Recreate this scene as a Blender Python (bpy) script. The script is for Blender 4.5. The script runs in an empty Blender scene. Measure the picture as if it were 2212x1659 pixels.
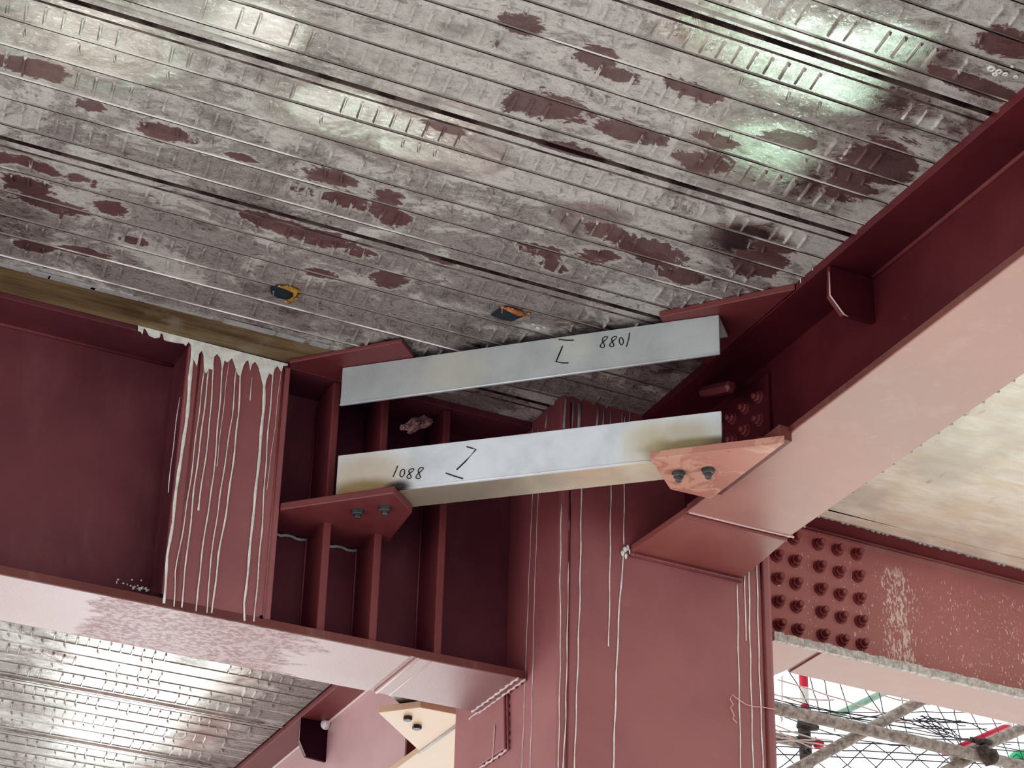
import bpy, bmesh, math, random
from mathutils import Vector, Matrix
random.seed(11)
# ------------------------------------------------------------------ camera calibration (survey of the photo, 2212 x 1659)
F = 4800.0
PIT, YAW, ROL = math.radians(28.9062), math.radians(25.15448), math.radians(1.49586)
fw = Vector((math.sin(YAW)*math.cos(PIT), math.cos(YAW)*math.cos(PIT), math.sin(PIT)))
rt = Vector((math.cos(YAW), -math.sin(YAW), 0.0)); up = rt.cross(fw)
c_, s_ = math.cos(ROL), math.sin(ROL)
RT = c_*rt + s_*up; UP = -s_*rt + c_*up
S = 0.5333                      # metres per survey unit
CAM = Vector((0.0, 0.0, 1.55))
def ray(u, v): return RT*((u-1106)/F) - UP*((v-829.5)/F) + fw
def P(u, v, ax, val):           # survey: where the sight line meets a known plane of the structure
    d = ray(u, v); return d*(val/d['xyz'.index(ax)])
def PN(u, v, n, a):             # same with a vertical plane through a with normal n
    d = ray(u, v); n = Vector(n); return d*(n.dot(Vector(a))/n.dot(d))
def W(p): return Vector(p)*S + CAM

col = bpy.context.scene.collection
# ------------------------------------------------------------------ materials
def new_mat(name):
    m = bpy.data.materials.new(name); m.use_nodes = True
    nt = m.node_tree; nt.nodes.clear()
    out = nt.nodes.new('ShaderNodeOutputMaterial'); b = nt.nodes.new('ShaderNodeBsdfPrincipled')
    nt.links.new(b.outputs[0], out.inputs[0])
    return m, nt, b
class N:
    def __init__(s, nt): s.nt = nt; s.geo = nt.nodes.new('ShaderNodeNewGeometry'); s.pos = s.geo.outputs['Position']
    def link(s, a, b): s.nt.links.new(a, b)
    def put(s, inp, v):
        if hasattr(v, 'is_output') or isinstance(v, bpy.types.NodeSocket): s.link(v, inp)
        elif isinstance(v, (tuple, list)) and len(v) == 3 and inp.type == 'RGBA': inp.default_value = (*v, 1)
        else: inp.default_value = v
    def math(s, op, a, b=0.0, clamp=False, c=0.0):
        n = s.nt.nodes.new('ShaderNodeMath'); n.operation = op; n.use_clamp = clamp
        s.put(n.inputs[0], a); s.put(n.inputs[1], b)
        if op == 'MULTIPLY_ADD': s.put(n.inputs[2], c)
        return n.outputs[0]
    def vmath(s, op, a, b):
        n = s.nt.nodes.new('ShaderNodeVectorMath'); n.operation = op; s.put(n.inputs[0], a); s.put(n.inputs[1], b); return n
    def mapping(s, scale=(1,1,1), rot=(0,0,0), loc=(0,0,0), vec=None):
        n = s.nt.nodes.new('ShaderNodeMapping'); s.link(vec or s.pos, n.inputs[0])
        n.inputs['Scale'].default_value = scale; n.inputs['Rotation'].default_value = rot; n.inputs['Location'].default_value = loc
        return n.outputs[0]
    def noise(s, scale, detail=4, rough=.55, vec=None, dist=0.0, kind='FBM', off=0.0):
        n = s.nt.nodes.new('ShaderNodeTexNoise'); n.inputs['Scale'].default_value = scale; n.inputs['Detail'].default_value = detail
        n.inputs['Roughness'].default_value = rough; n.inputs['Distortion'].default_value = dist
        v = vec or s.pos
        if off: v = s.mapping(loc=(off, off*1.7, off*.6), vec=v)
        s.link(v, n.inputs['Vector'])
        return n.outputs['Fac']
    def ramp(s, f, a, b, lo=0.0, hi=1.0, smooth=True):
        n = s.nt.nodes.new('ShaderNodeMapRange'); n.interpolation_type = 'SMOOTHSTEP' if smooth else 'LINEAR'
        s.put(n.inputs[0], f); s.put(n.inputs[1], a); s.put(n.inputs[2], b); s.put(n.inputs[3], lo); s.put(n.inputs[4], hi)
        return n.outputs[0]
    def mix(s, f, a, b):
        n = s.nt.nodes.new('ShaderNodeMix'); n.data_type = 'RGBA'
        s.put(n.inputs[0], f); s.put(n.inputs[6], a); s.put(n.inputs[7], b); return n.outputs[2]
    def mul(s, a, b): return s.math('MULTIPLY', a, b)
    def sep(s):
        n = s.nt.nodes.new('ShaderNodeSeparateXYZ'); s.link(s.pos, n.inputs[0]); return n.outputs
    def bump(s, h, strength, dist=.01, nrm=None):
        n = s.nt.nodes.new('ShaderNodeBump'); n.inputs['Strength'].default_value = strength; n.inputs['Distance'].default_value = dist
        s.put(n.inputs['Height'], h)
        if nrm: s.link(nrm, n.inputs['Normal'])
        return n.outputs[0]
    def blob(s, centre, radii, wob=.0, soft=1.0):   # soft ellipsoid around a surface point (metres): 1 inside, 0 outside
        m = s.vmath('SUBTRACT', s.pos, tuple(centre)).outputs[0]
        m = s.vmath('DIVIDE', m, tuple(radii)).outputs[0]
        l = s.vmath('LENGTH', m, (0, 0, 0)).outputs['Value']
        if wob: l = s.math('ADD', l, s.mul(s.math('SUBTRACT', s.noise(14, 5), .5), wob))
        return s.ramp(l, 1.0-soft*.5, 1.0+soft*.5, 1.0, 0.0)

def paint(name, base, rough=.38, vary=.25, peel=.12, wet=None, dust=0.0, spec=.5, dark=None, extra=None):
    m, nt, b = new_mat(name); n = N(nt)
    big = n.noise(2.2, 5, .6); fine = n.noise(26, 4, .6)
    dk = tuple(x*(1-vary) for x in base); lt = tuple(min(1, x*(1+vary)) for x in base)
    c = n.mix(n.ramp(big, .3, .7), dk, lt)
    c = n.mix(n.ramp(fine, .62, .8, 0, .35), c, tuple(min(1, x*1.35+.02) for x in base))
    r = n.math('ADD', n.mul(n.math('SUBTRACT', big, .5), .25), rough)
    if dust:
        st = n.noise(9, 6, .7, vec=n.mapping(scale=(1, 1, .25)), off=3)
        c = n.mix(n.ramp(st, .5, .78, 0, dust), c, (.45, .36, .33))
    if extra: c, r = extra(n, c, r)
    n.put(b.inputs['Base Color'], c); n.put(b.inputs['Roughness'], r)
    b.inputs['Specular IOR Level'].default_value = spec
    pe = n.noise(260, 2, .5)
    if peel: n.link(n.bump(pe, peel, .002), b.inputs['Normal'])
    return m
RED = (.205, .078, .075)
def flange_wet(n, c, r):       # damp, darker area with a rough skin on the underside of the big girder
    st = n.mapping(scale=(.55, 2.0, 1))
    w = n.noise(7, 6, .62, vec=st, dist=.8, off=8); f = n.noise(75, 3, .6, vec=n.mapping(scale=(.8, 1, 1)), off=3)
    x = n.sep()[0]
    g = n.ramp(x, S*2.30, S*2.75); g2 = n.ramp(x, S*4.0, S*3.3, 0, 1)
    wm = n.math('ADD', n.mul(n.mul(g, g2), .9), n.mul(n.math('SUBTRACT', w, .5), 1.6))
    mk = n.ramp(wm, .42, .55)
    mk2 = n.mul(mk, n.ramp(f, .40, .60, .35, 1))
    return n.mix(n.mul(mk2, .8), c, (.16, .045, .048)), n.math('ADD', r, n.mul(mk2, .12))
M = {}
M['red'] = paint('red_oxide_primer', RED, .42, .14, .1)
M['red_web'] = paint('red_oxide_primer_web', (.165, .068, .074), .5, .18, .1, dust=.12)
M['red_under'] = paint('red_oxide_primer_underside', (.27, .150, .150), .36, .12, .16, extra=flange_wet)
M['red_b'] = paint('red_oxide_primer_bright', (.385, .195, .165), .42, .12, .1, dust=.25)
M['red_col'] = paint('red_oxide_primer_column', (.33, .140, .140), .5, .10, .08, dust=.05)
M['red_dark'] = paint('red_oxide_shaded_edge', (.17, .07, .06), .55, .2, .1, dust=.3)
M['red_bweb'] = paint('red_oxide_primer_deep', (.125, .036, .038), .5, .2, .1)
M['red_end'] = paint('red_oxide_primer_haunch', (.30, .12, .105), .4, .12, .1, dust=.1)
M['pink_web'] = paint('pink_primer_web', (.56, .36, .37), .35, .08, .08)
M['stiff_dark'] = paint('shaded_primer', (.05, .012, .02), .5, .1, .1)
M['weld'] = paint('painted_weld_bead', (.25, .10, .095), .4, .2, .5)
M['bolt'] = paint('painted_bolt', (.26, .10, .095), .4, .2, .15)
M['caulk'] = paint('pale_caulk', (.62, .48, .46), .55, .15, .6)
def gus_wear(n, c, r):
    w = n.noise(11, 6, .65, dist=1.2, off=5)
    c = n.mix(n.ramp(w, .5, .56, 0, .75), c, (.62, .36, .27))
    w2 = n.noise(40, 3, .6, off=2)
    return n.mix(n.ramp(w2, .66, .72, 0, .6), c, (.2, .05, .04)), r
M['gusset_worn'] = paint('worn_gusset_primer', (.46, .22, .175), .4, .1, .1, extra=gus_wear)
M['gusset_pale'] = paint('pale_gusset_primer', (.62, .42, .30), .45, .08, .1)
def speckle(n, c, r):          # dried grout splashes on the web of the right-hand beam
    s = n.sep()
    v = n.mapping(scale=(1, 1, .42))
    sp = n.noise(150, 3, .6, vec=v, off=1); sp2 = n.noise(95, 4, .6, vec=n.mapping(scale=(1.2, 1, .16)), off=4)
    cx, cz = W(P(1945, 1330, 'y', 10.27))[0], W(P(1945, 1330, 'y', 10.27))[2]
    g = n.ramp(n.math('ABSOLUTE', n.math('SUBTRACT', s[0], cx)), .02, .13, 1, 0)
    g2 = n.ramp(s[0], W(P(2050, 1300, 'y', 10.27))[0], W(P(2150, 1300, 'y', 10.27))[0], 0, .62)
    g3 = n.ramp(s[0], W(P(1800, 1300, 'y', 10.27))[0], W(P(1900, 1300, 'y', 10.27))[0], .45, .55)
    gz = n.ramp(s[2], W((0, 0, 5.62))[2], W((0, 0, 5.72))[2], 1, 0)
    gg = n.math('MAXIMUM', n.math('MAXIMUM', g, g2), g3)
    th = n.math('SUBTRACT', .76, n.mul(gg, .225))
    a = n.ramp(n.math('SUBTRACT', sp, th), -.005, .02)
    b2 = n.ramp(n.math('SUBTRACT', sp2, n.math('SUBTRACT', .79, n.mul(g, .215))), -.005, .03)
    return n.mix(n.mul(n.mul(n.math('MAXIMUM', a, b2), gz), .85), c, (.72, .58, .52)), r
M['red_splash'] = paint('red_primer_splashed', (.42, .175, .165), .42, .1, .1, extra=speckle)
def simple(name, colr, rough=.6, metal=0.0, bumpy=0.0, vary=.15, sc=30):
    m, nt, b = new_mat(name); n = N(nt)
    f = n.noise(sc, 5, .65)
    c = n.mix(n.ramp(f, .3, .7), tuple(x*(1-vary) for x in colr), tuple(min(1, x*(1+vary)) for x in colr))
    n.put(b.inputs['Base Color'], c); b.inputs['Roughness'].default_value = rough; b.inputs['Metallic'].default_value = metal
    if bumpy: n.link(n.bump(n.noise(sc*3, 4, .7), bumpy, .006), b.inputs['Normal'])
    return m
M['grout'] = simple('dried_grout', (.80, .80, .76), .7, 0, .5)
M['grout_dark'] = simple('dried_grout_shaded', (.40, .40, .40), .7, 0, .5)
M['concrete'] = simple('raw_concrete_edge', (.60, .57, .53), .85, 0, .9, .3, 60)
M['ink'] = simple('black_marker', (.012, .012, .014), .5)
M['bolt_grey'] = simple('grey_bolt_steel', (.12, .125, .12), .45, .4)
M['bolt_dark'] = simple('dark_bolt_steel', (.05, .045, .05), .4, .4)
M['bolt_glint'] = simple('white_sky_glint', (.95, .95, .95), .3, 0)
M['black'] = simple('black_hole', (.008, .005, .008), .8)
M['foam'] = simple('yellow_foam', (.55, .33, .08), .8, 0, 1, .35, 60)
M['foam_o'] = simple('orange_foam', (.55, .24, .10), .8, 0, 1, .35, 60)
M['void'] = simple('dark_void_lining', (.03, .045, .055), .6)
M['tube'] = simple('rusty_galvanised_tube', (.33, .29, .25), .7, .1, .6, .45, 40)
M['clamp'] = simple('dirty_tube_clamp', (.10, .085, .07), .8, .2, .8, .4, 60)
M['net'] = simple('grey_net_cord', (.10, .10, .11), .8)
M['net_pale'] = simple('pale_net_cord', (.66, .55, .50), .8)
M['string'] = simple('pale_pink_string', (.85, .55, .52), .7)
M['green_pale'] = simple('faded_green_paint', (.30, .50, .38), .6)
M['green'] = simple('green_helmet_plastic', (.02, .42, .16), .5)
M['rag'] = simple('glossy_torn_plastic', (.30, .19, .18), .22, 0, 1.0, .5, 35)

# red and white scaffold pole
m, nt, b = new_mat('red_white_banded_pole'); n = N(nt)
wz = n.math('FRACT', n.math('MULTIPLY', n.sep()[2], 2.6)); n.put(b.inputs['Base Color'], n.mix(n.math('GREATER_THAN', wz, .8), (.60, .03, .06), (.8, .75, .72)))
M['pole'] = m

# galvanised steel angle with blobs: heat marks at the welded gussets, painted reflection tone on the under-leg
def galv(name, base, marks, rough=.42):
    m, nt, b = new_mat(name); n = N(nt)
    big = n.noise(7, 5, .6, dist=.4); sp = n.noise(120, 3, .6)
    c = n.mix(n.ramp(big, .25, .75), tuple(x*.84 for x in base), tuple(min(1, x*1.1) for x in base))
    c = n.mix(n.ramp(sp, .6, .8, 0, .4), c, (.75, .78, .8))
    sc = n.noise(30, 5, .7, vec=n.mapping(scale=(1, 1, 3)), off=6)
    c = n.mix(n.ramp(sc, .66, .76, 0, .45), c, tuple(x*.55 for x in base))
    for (cen, rad, colr, amt) in marks:
        c = n.mix(n.mul(n.blob(cen, rad, .5, 1.1), amt), c, colr)
    n.put(b.inputs['Base Color'], c); b.inputs['Metallic'].default_value = .1
    n.put(b.inputs['Roughness'], n.math('ADD', n.mul(sp, .2), rough-.1))
    n.link(n.bump(n.noise(160, 3, .6), .12, .002), b.inputs['Normal'])
    return m

# profiled metal deck: galvanised sheet under a lacy crust of dried cement water, bare patches from an attribute
def deck_mat():
    m, nt, b = new_mat('galvanised_deck_with_cement_crust'); n = N(nt)
    at = nt.nodes.new('ShaderNodeAttribute'); at.attribute_name = 'bare'; bare = at.outputs['Fac']
    at2 = nt.nodes.new('ShaderNodeAttribute'); at2.attribute_name = 'sheen'; sheen = at2.outputs['Fac']
    st = n.mapping(scale=(.62, 1, 1))
    warp = n.noise(7, 4, .6, vec=st, off=2)
    a = n.noise(15, 9, .70, vec=st, dist=1.9); a2 = n.noise(44, 6, .68, vec=st, dist=1.4, off=7); lo = n.noise(3.4, 6, .62, vec=n.mapping(scale=(.5, 1, 1)), dist=.5, off=12)
    ridge = n.math('SUBTRACT', 1.0, n.mul(n.math('ABSOLUTE', n.math('SUBTRACT', a, .5)), 14.0), True)
    a3 = n.noise(24, 8, .66, vec=st, dist=2.6, off=52); ridge3 = n.math('SUBTRACT', 1.0, n.mul(n.math('ABSOLUTE', n.math('SUBTRACT', a3, .5)), 12.0), True)
    ridge2 = n.math('SUBTRACT', 1.0, n.mul(n.math('ABSOLUTE', n.math('SUBTRACT', a2, .5)), 8.0), True)
    lace = n.math('MAXIMUM', n.math('MAXIMUM', ridge, ridge3), n.mul(ridge2, .6))
    # bare mask with ragged edge
    be = n.math('ADD', n.math('ADD', bare, .04), n.mul(n.math('SUBTRACT', n.noise(6.5, 8, .70, vec=st, dist=.9, off=31), .5), 2.3)); be = n.math('ADD', be, n.mul(n.math('SUBTRACT', a2, .5), .7))
    bm_ = n.mul(n.ramp(be, .47, .64), .88)
    rim = n.mul(n.ramp(be, .34, .48), n.ramp(be, .60, .52))
    # crust amount
    mid = n.noise(7.5, 7, .68, vec=st, dist=1.2, off=21)
    cr = n.ramp(n.math('ADD', lo, n.mul(n.math('SUBTRACT', a, .5), .5)), .36, .60)
    cr = n.ramp(n.math('SUBTRACT', n.math('ADD', lo, n.mul(n.math('SUBTRACT', mid, .5), .7)), n.mul(sheen, .42)), .30, .50)
    cr = n.mul(cr, n.math('SUBTRACT', 1.0, bm_))
    metal_c = n.mix(n.ramp(mid, .32, .6), (.30, .28, .255), (.68, .67, .625))
    crust_c = n.mix(n.math('MAXIMUM', lace, n.ramp(a2, .40, .72, 0, .5)), n.mix(n.ramp(mid, .38, .62), (.070, .040, .040), (.22, .19, .175)), (.70, .68, .65))
    c = n.mix(n.mul(cr, .85), metal_c, crust_c)
    c = n.mix(n.mul(lace, n.mul(n.math('SUBTRACT', 1.0, bm_), .4)), c, (.62, .60, .57))
    c = n.mix(n.mul(n.ramp(a2, .60, .70), n.mul(cr, .55)), c, (.07, .055, .055))
    near = n.ramp(n.sep()[1], S*7.6, S*8.9, 0, .075)
    fn = n.math('ADD', n.noise(4.2, 11, .74, vec=st, dist=.9, off=44), near)
    film = n.mul(n.ramp(n.math('ADD', fn, n.mul(n.math('SUBTRACT', a3, .5), .25)), .49, .57), n.math('SUBTRACT', 1.0, n.mul(sheen, 1.2), True))
    c = n.mix(n.mul(n.ramp(fn, .40, .49), n.mul(n.ramp(fn, .57, .49), .35)), c, (.66, .64, .61))
    c = n.mix(n.mul(film, .82), c, n.mix(n.math('MAXIMUM', n.mul(lace, .8), n.ramp(a2, .52, .72, 0, .6)), (.10, .066, .062), (.44, .41, .39)))
    c = n.mix(bm_, c, n.mix(n.ramp(lo, .3, .7), (.105, .052, .050), (.18, .095, .088)))
    c = n.mix(n.mul(rim, .75), c, (.60, .57, .54))
    n.put(b.inputs['Base Color'], c)
    n.put(b.inputs['Metallic'], n.math('MULTIPLY', n.math('SUBTRACT', .92, n.mul(cr, .8)), n.math('SUBTRACT', 1.0, n.mul(bm_, .75))))
    r = n.math('ADD', .22, n.mul(cr, .36)); r = n.math('ADD', r, n.mul(bm_, .10)); r = n.math('SUBTRACT', r, n.mul(sheen, .10))
    n.put(b.inputs['Roughness'], r)
    h = n.math('ADD', n.mul(lace, .5), n.mul(a2, .8))
    n1 = n.bump(n.noise(5, 3, .5, off=9), .18, .02)
    bp = n.bump(h, .6, .005, n1); bp.node.inputs['Strength'].default_value = .6; n.link(n.math('SUBTRACT', .6, n.mul(sheen, .5)), bp.node.inputs['Strength']); n.link(bp, b.inputs['Normal'])
    return m
M['deck'] = deck_mat()
m, nt, b = new_mat('deck_seam_dark'); n = N(nt)
n.put(b.inputs['Base Color'], n.mix(n.ramp(n.noise(12, 5, .6), .4, .6), (.10, .075, .07), (.26, .22, .2))); b.inputs['Roughness'].default_value = .5; b.inputs['Metallic'].default_value = .3
M['seam'] = m
m, nt, b = new_mat('rubbed_seam_lip'); n = N(nt)
n.put(b.inputs['Base Color'], n.mix(n.ramp(n.noise(2.6, 4, .6, vec=n.mapping(scale=(.6, 1, 1))), .50, .60), (.26, .23, .21), (.88, .86, .82))); b.inputs['Roughness'].default_value = .4; b.inputs['Metallic'].default_value = .25
M['lip'] = m
# plywood strip and plywood-cast soffit
m, nt, b = new_mat('old_formwork_plywood'); n = N(nt)
g = n.noise(18, 6, .65, vec=n.mapping(scale=(.12, 1.2, 1)))
c = n.mix(n.ramp(g, .3, .7), (.11, .082, .042), (.27, .215, .13)); c = n.mix(n.ramp(n.noise(5, 5, .6), .5, .66, 0, .7), c, (.30, .26, .22))
n.put(b.inputs['Base Color'], c); b.inputs['Roughness'].default_value = .75
M['ply'] = m
m, nt, b = new_mat('plywood_cast_concrete_soffit'); n = N(nt)
g = n.noise(13, 8, .68, vec=n.mapping(scale=(.45, 1.6, 1), rot=(0, 0, .25)), dist=.5)
c = n.mix(n.ramp(g, .3, .7), (.82, .70, .53), (.98, .93, .81))
c = n.mix(n.ramp(n.noise(2.4, 4, .6, off=3), .45, .62, 0, .6), c, (.60, .56, .49))
c = n.mix(n.ramp(n.noise(9, 6, .7, vec=n.mapping(scale=(2.2, .5, 1), rot=(0, 0, .25)), off=6), .64, .70, 0, .5), c, (.42, .30, .18))
c = n.mix(n.ramp(n.noise(5, 6, .7, dist=.8, off=16), .68, .72, 0, .6), c, (.62, .40, .16))
n.put(b.inputs['Base Color'], c); b.inputs['Roughness'].default_value = .6
n.link(n.bump(g, .3, .004), b.inputs['Normal'])
M['soffit'] = m

# ------------------------------------------------------------------ geometry helpers (survey units)
def link_mesh(name, bm, mat, parent=None, smooth=False, bevel=0.0):
    me = bpy.data.meshes.new(name)
    base = Vector(parent.location) if parent is not None and 'abs' in parent else None
    origin = base if base is not None else Vector((0, 0, 0))
    if parent is not None and base is None: origin = Vector(ORG.get(parent.name, (0, 0, 0)))
    if parent is None:
        xs = [W(v.co) for v in bm.verts]
        origin = Vector(((min(p.x for p in xs)+max(p.x for p in xs))/2, (min(p.y for p in xs)+max(p.y for p in xs))/2, min(p.z for p in xs)))
    for v in bm.verts: v.co = W(v.co) - origin
    bmesh.ops.recalc_face_normals(bm, faces=bm.faces)
    bm.to_mesh(me); bm.free()
    if smooth: me.polygons.foreach_set('use_smooth', [True]*len(me.polygons))
    ob = bpy.data.objects.new(name, me); me.materials.append(mat if not isinstance(mat, str) else M[mat])
    col.objects.link(ob)
    if parent is not None: ob.parent = parent
    else: ob.location = origin
    ORG[ob.name] = tuple(origin)
    if bevel:
        md = ob.modifiers.new('edge', 'BEVEL'); md.width = bevel; md.segments = 2; md.limit_method = 'ANGLE'; md.angle_limit = math.radians(50)
    return ob
ORG = {}
def tag(o, label=None, cat=None, group=None, kind=None):
    if label: o['label'] = label
    if cat: o['category'] = cat
    if group: o['group'] = group
    if kind: o['kind'] = kind
    return o
def thing(name, loc, label, cat, group=None):
    o = bpy.data.objects.new(name, None); o.empty_display_size = .05; col.objects.link(o)
    o.location = W(loc); ORG[o.name] = tuple(o.location)
    return tag(o, label, cat, group)
def box(bm, x0, x1, y0, y1, z0, z1):
    vs = [bm.verts.new((x, y, z)) for z in (z0, z1) for (x, y) in ((x0, y0), (x1, y0), (x1, y1), (x0, y1))]
    for f in ((3, 2, 1, 0), (4, 5, 6, 7), (0, 1, 5, 4), (1, 2, 6, 5), (2, 3, 7, 6), (3, 0, 4, 7)): bm.faces.new([vs[i] for i in f])
def prism(bm, pts, off):
    off = Vector(off); a = [bm.verts.new(Vector(p)) for p in pts]; b = [bm.verts.new(Vector(p)+off) for p in pts]
    bm.faces.new(a); bm.faces.new(b[::-1]); k = len(pts)
    for i in range(k): bm.faces.new((a[i], b[i], b[(i+1) % k], a[(i+1) % k]))
def obox(name, x0, x1, y0, y1, z0, z1, mat, parent=None, bevel=.0015):
    bm = bmesh.new(); box(bm, x0, x1, y0, y1, z0, z1); return link_mesh(name, bm, mat, parent, bevel=bevel)
def oprism(name, pts, off, mat, parent=None, bevel=.0012):
    bm = bmesh.new(); prism(bm, pts, off); return link_mesh(name, bm, mat, parent, bevel=bevel)
def tube(bm, pts, rads, seg=6, squash=None):
    pts = [Vector(p) for p in pts]; rings = []
    if not isinstance(rads, (list, tuple)): rads = [rads]*len(pts)
    for i, p in enumerate(pts):
        t = (pts[min(i+1, len(pts)-1)] - pts[max(i-1, 0)]).normalized()
        a = Vector((0, 0, 1)) if abs(t.z) < .8 else Vector((1, 0, 0))
        u = t.cross(a).normalized(); w = t.cross(u).normalized()
        ring = []
        for k in range(seg):
            an = 2*math.pi*k/seg; d = u*math.cos(an)*rads[i] + w*math.sin(an)*rads[i]
            if squash is not None: d = d - squash*(d.dot(squash))*.6
            ring.append(bm.verts.new(p + d))
        rings.append(ring)
    for a, b in zip(rings, rings[1:]):
        for k in range(seg): bm.faces.new((a[k], a[(k+1) % seg], b[(k+1) % seg], b[k]))
    bm.faces.new(rings[0][::-1]); bm.faces.new(rings[-1])
def otube(name, pts, rads, mat, parent=None, seg=8, squash=None):
    bm = bmesh.new(); tube(bm, pts, rads, seg, squash); return link_mesh(name, bm, mat, parent, smooth=True)
def hexbolt(name, c, axis, mat, parent, r=.031, h=.026, shank=.05, rs=.017, washer=True):
    """hexagon nut with projecting bolt end, axis = outward unit vector"""
    ax = Vector(axis); a = Vector((0, 0, 1)) if abs(ax.z) < .8 else Vector((1, 0, 0)); u = ax.cross(a).normalized(); w = ax.cross(u)
    bm = bmesh.new(); c = Vector(c); rot = random.uniform(0, 1)
    def cyl(r0, r1, h0, h1, k, ro=0):
        A = [bm.verts.new(c+ax*h0+(u*math.cos(2*math.pi*i/k+ro)+w*math.sin(2*math.pi*i/k+ro))*r0) for i in range(k)]
        B = [bm.verts.new(c+ax*h1+(u*math.cos(2*math.pi*i/k+ro)+w*math.sin(2*math.pi*i/k+ro))*r1) for i in range(k)]
        bm.faces.new(A[::-1]); bm.faces.new(B)
        for i in range(k): bm.faces.new((A[i], A[(i+1) % k], B[(i+1) % k], B[i]))
    if washer: cyl(r*1.18, r*1.18, 0, .004, 20)
    cyl(r, r, .004, h*.86, 6, rot); cyl(r, r*.9, h*.86, h, 6, rot)
    if shank > h: cyl(rs, rs, h, shank*.9, 14); cyl(rs, rs*.8, shank*.9, shank, 14)
    return link_mesh(name, bm, mat, parent)
def drip(parent, pix, ax, val, width, mat='grout', off=.0, blob=False, name='grout_drip', wmul=None):
    pts = []
    for (u, v) in pix:
        p = P(u, v, ax, val)
        pts.append(p)
    # resample with wobble
    out = [pts[0]]; 
    for a, b in zip(pts, pts[1:]):
        L = (b-a).length; k = max(1, int(L/.045))
        for i in range(1, k+1): out.append(a.lerp(b, i/k))
    nn = len(out); rads = []
    for i in range(nn):
        t = i/max(1, nn-1); w = width*(1+.35*math.sin(i*1.7+width*900)*.5)
        if wmul: w *= wmul(t)
        rads.append(w*.5)
    if blob: rads[-1] *= 1.9; rads[-2] *= 1.3
    for i, p in enumerate(out):
        if ax == 'y': p.x += .0018*math.sin(i*.9+width*500); p.y += .001
        else: p.y += .0018*math.sin(i*.9+width*500); p.x += .001
    sq = Vector((0, 1, 0)) if ax == 'y' else Vector((1, 0, 0))
    return otube(name, out, rads, mat, parent, 6, sq)
PX = .0023                                        # one photo pixel at the girder, survey units

ZT = 5.888                                        # deck soffit
# ================================================================== DECK (ceiling of the bay)
PITCH = 1.1248; Y0 = 7.524
EM = []                                           # bare patches, photo survey points on the soffit plane
def patches():
    L = [(55,140,95,20,.30),(195,228,40,18,.3),(345,285,62,19,.3),(530,342,45,9,.3),(710,385,70,18,.3),(730,430,95,20,.3),(835,432,40,22,.3),(850,470,40,20,.3),
         (12,343,13,11,.2),(50,348,14,11,.2),(85,362,13,11,.2),(120,375,13,11,.2),(160,383,14,13,.2),(195,394,14,12,.2),(60,402,60,17,.28),(240,450,34,13,.28),(290,520,35,9,.28),
         (70,532,50,13,.28),(180,546,60,9,.28),(100,440,90,14,.28),(620,492,60,14,.28),(700,522,70,20,.28),(770,545,40,14,.28),(560,470,60,12,.28),(690,590,45,12,.28),
         (1130,55,60,26,.3),(1290,120,55,22,.3),(1330,160,80,20,.3),(1500,195,70,16,.3),(1185,230,100,34,.3),(1350,285,75,20,.3),(1530,350,60,26,.3),(1540,300,50,12,.3),
         (1880,355,70,55,.45),(1830,400,60,30,.4),(2180,95,70,28,.3),(2080,175,130,16,.3),(1640,560,55,38,.3),(1400,535,80,20,.3),(1310,500,60,18,.3),(1420,560,50,14,.3),(1290,555,60,18,.28),
         (1170,540,60,16,.28),(1200,575,40,12,.28),(950,560,40,10,.28),(1250,330,140,10,.26),(960,275,60,10,.26),(1700,300,60,14,.3),(840,600,40,18,.3),(1480,600,50,18,.3)]
    out = []
    for (u, v, a, b, ang) in L:
        c = P(u, v, 'z', ZT); e = P(u+a, v+a*ang, 'z', ZT); g = P(u, v+b, 'z', ZT)
        out.append((c.x, c.y, max(.05, (e-c).length), max(.03, (g-c).length)*1.05))
    return out
PAT = patches()
SHEEN = [(P(u, v, 'z', ZT), r) for (u, v, r) in [(1750,130,.55),(1860,200,.35),(1560,60,.35),(1650,330,.45),(1720,390,.2),(1930,100,.3),(1600,520,.25),(900,300,.35),(980,260,.2),(560,60,.3),(200,90,.5),(1270,470,.22),(1720,400,.16),(1560,520,.14),(2000,100,.2),(740,240,.35),(1020,340,.22),
         (250,1440,.5),(280,1560,.6),(500,1450,.3),(360,1500,.4),(420,1580,.3)]]
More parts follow.
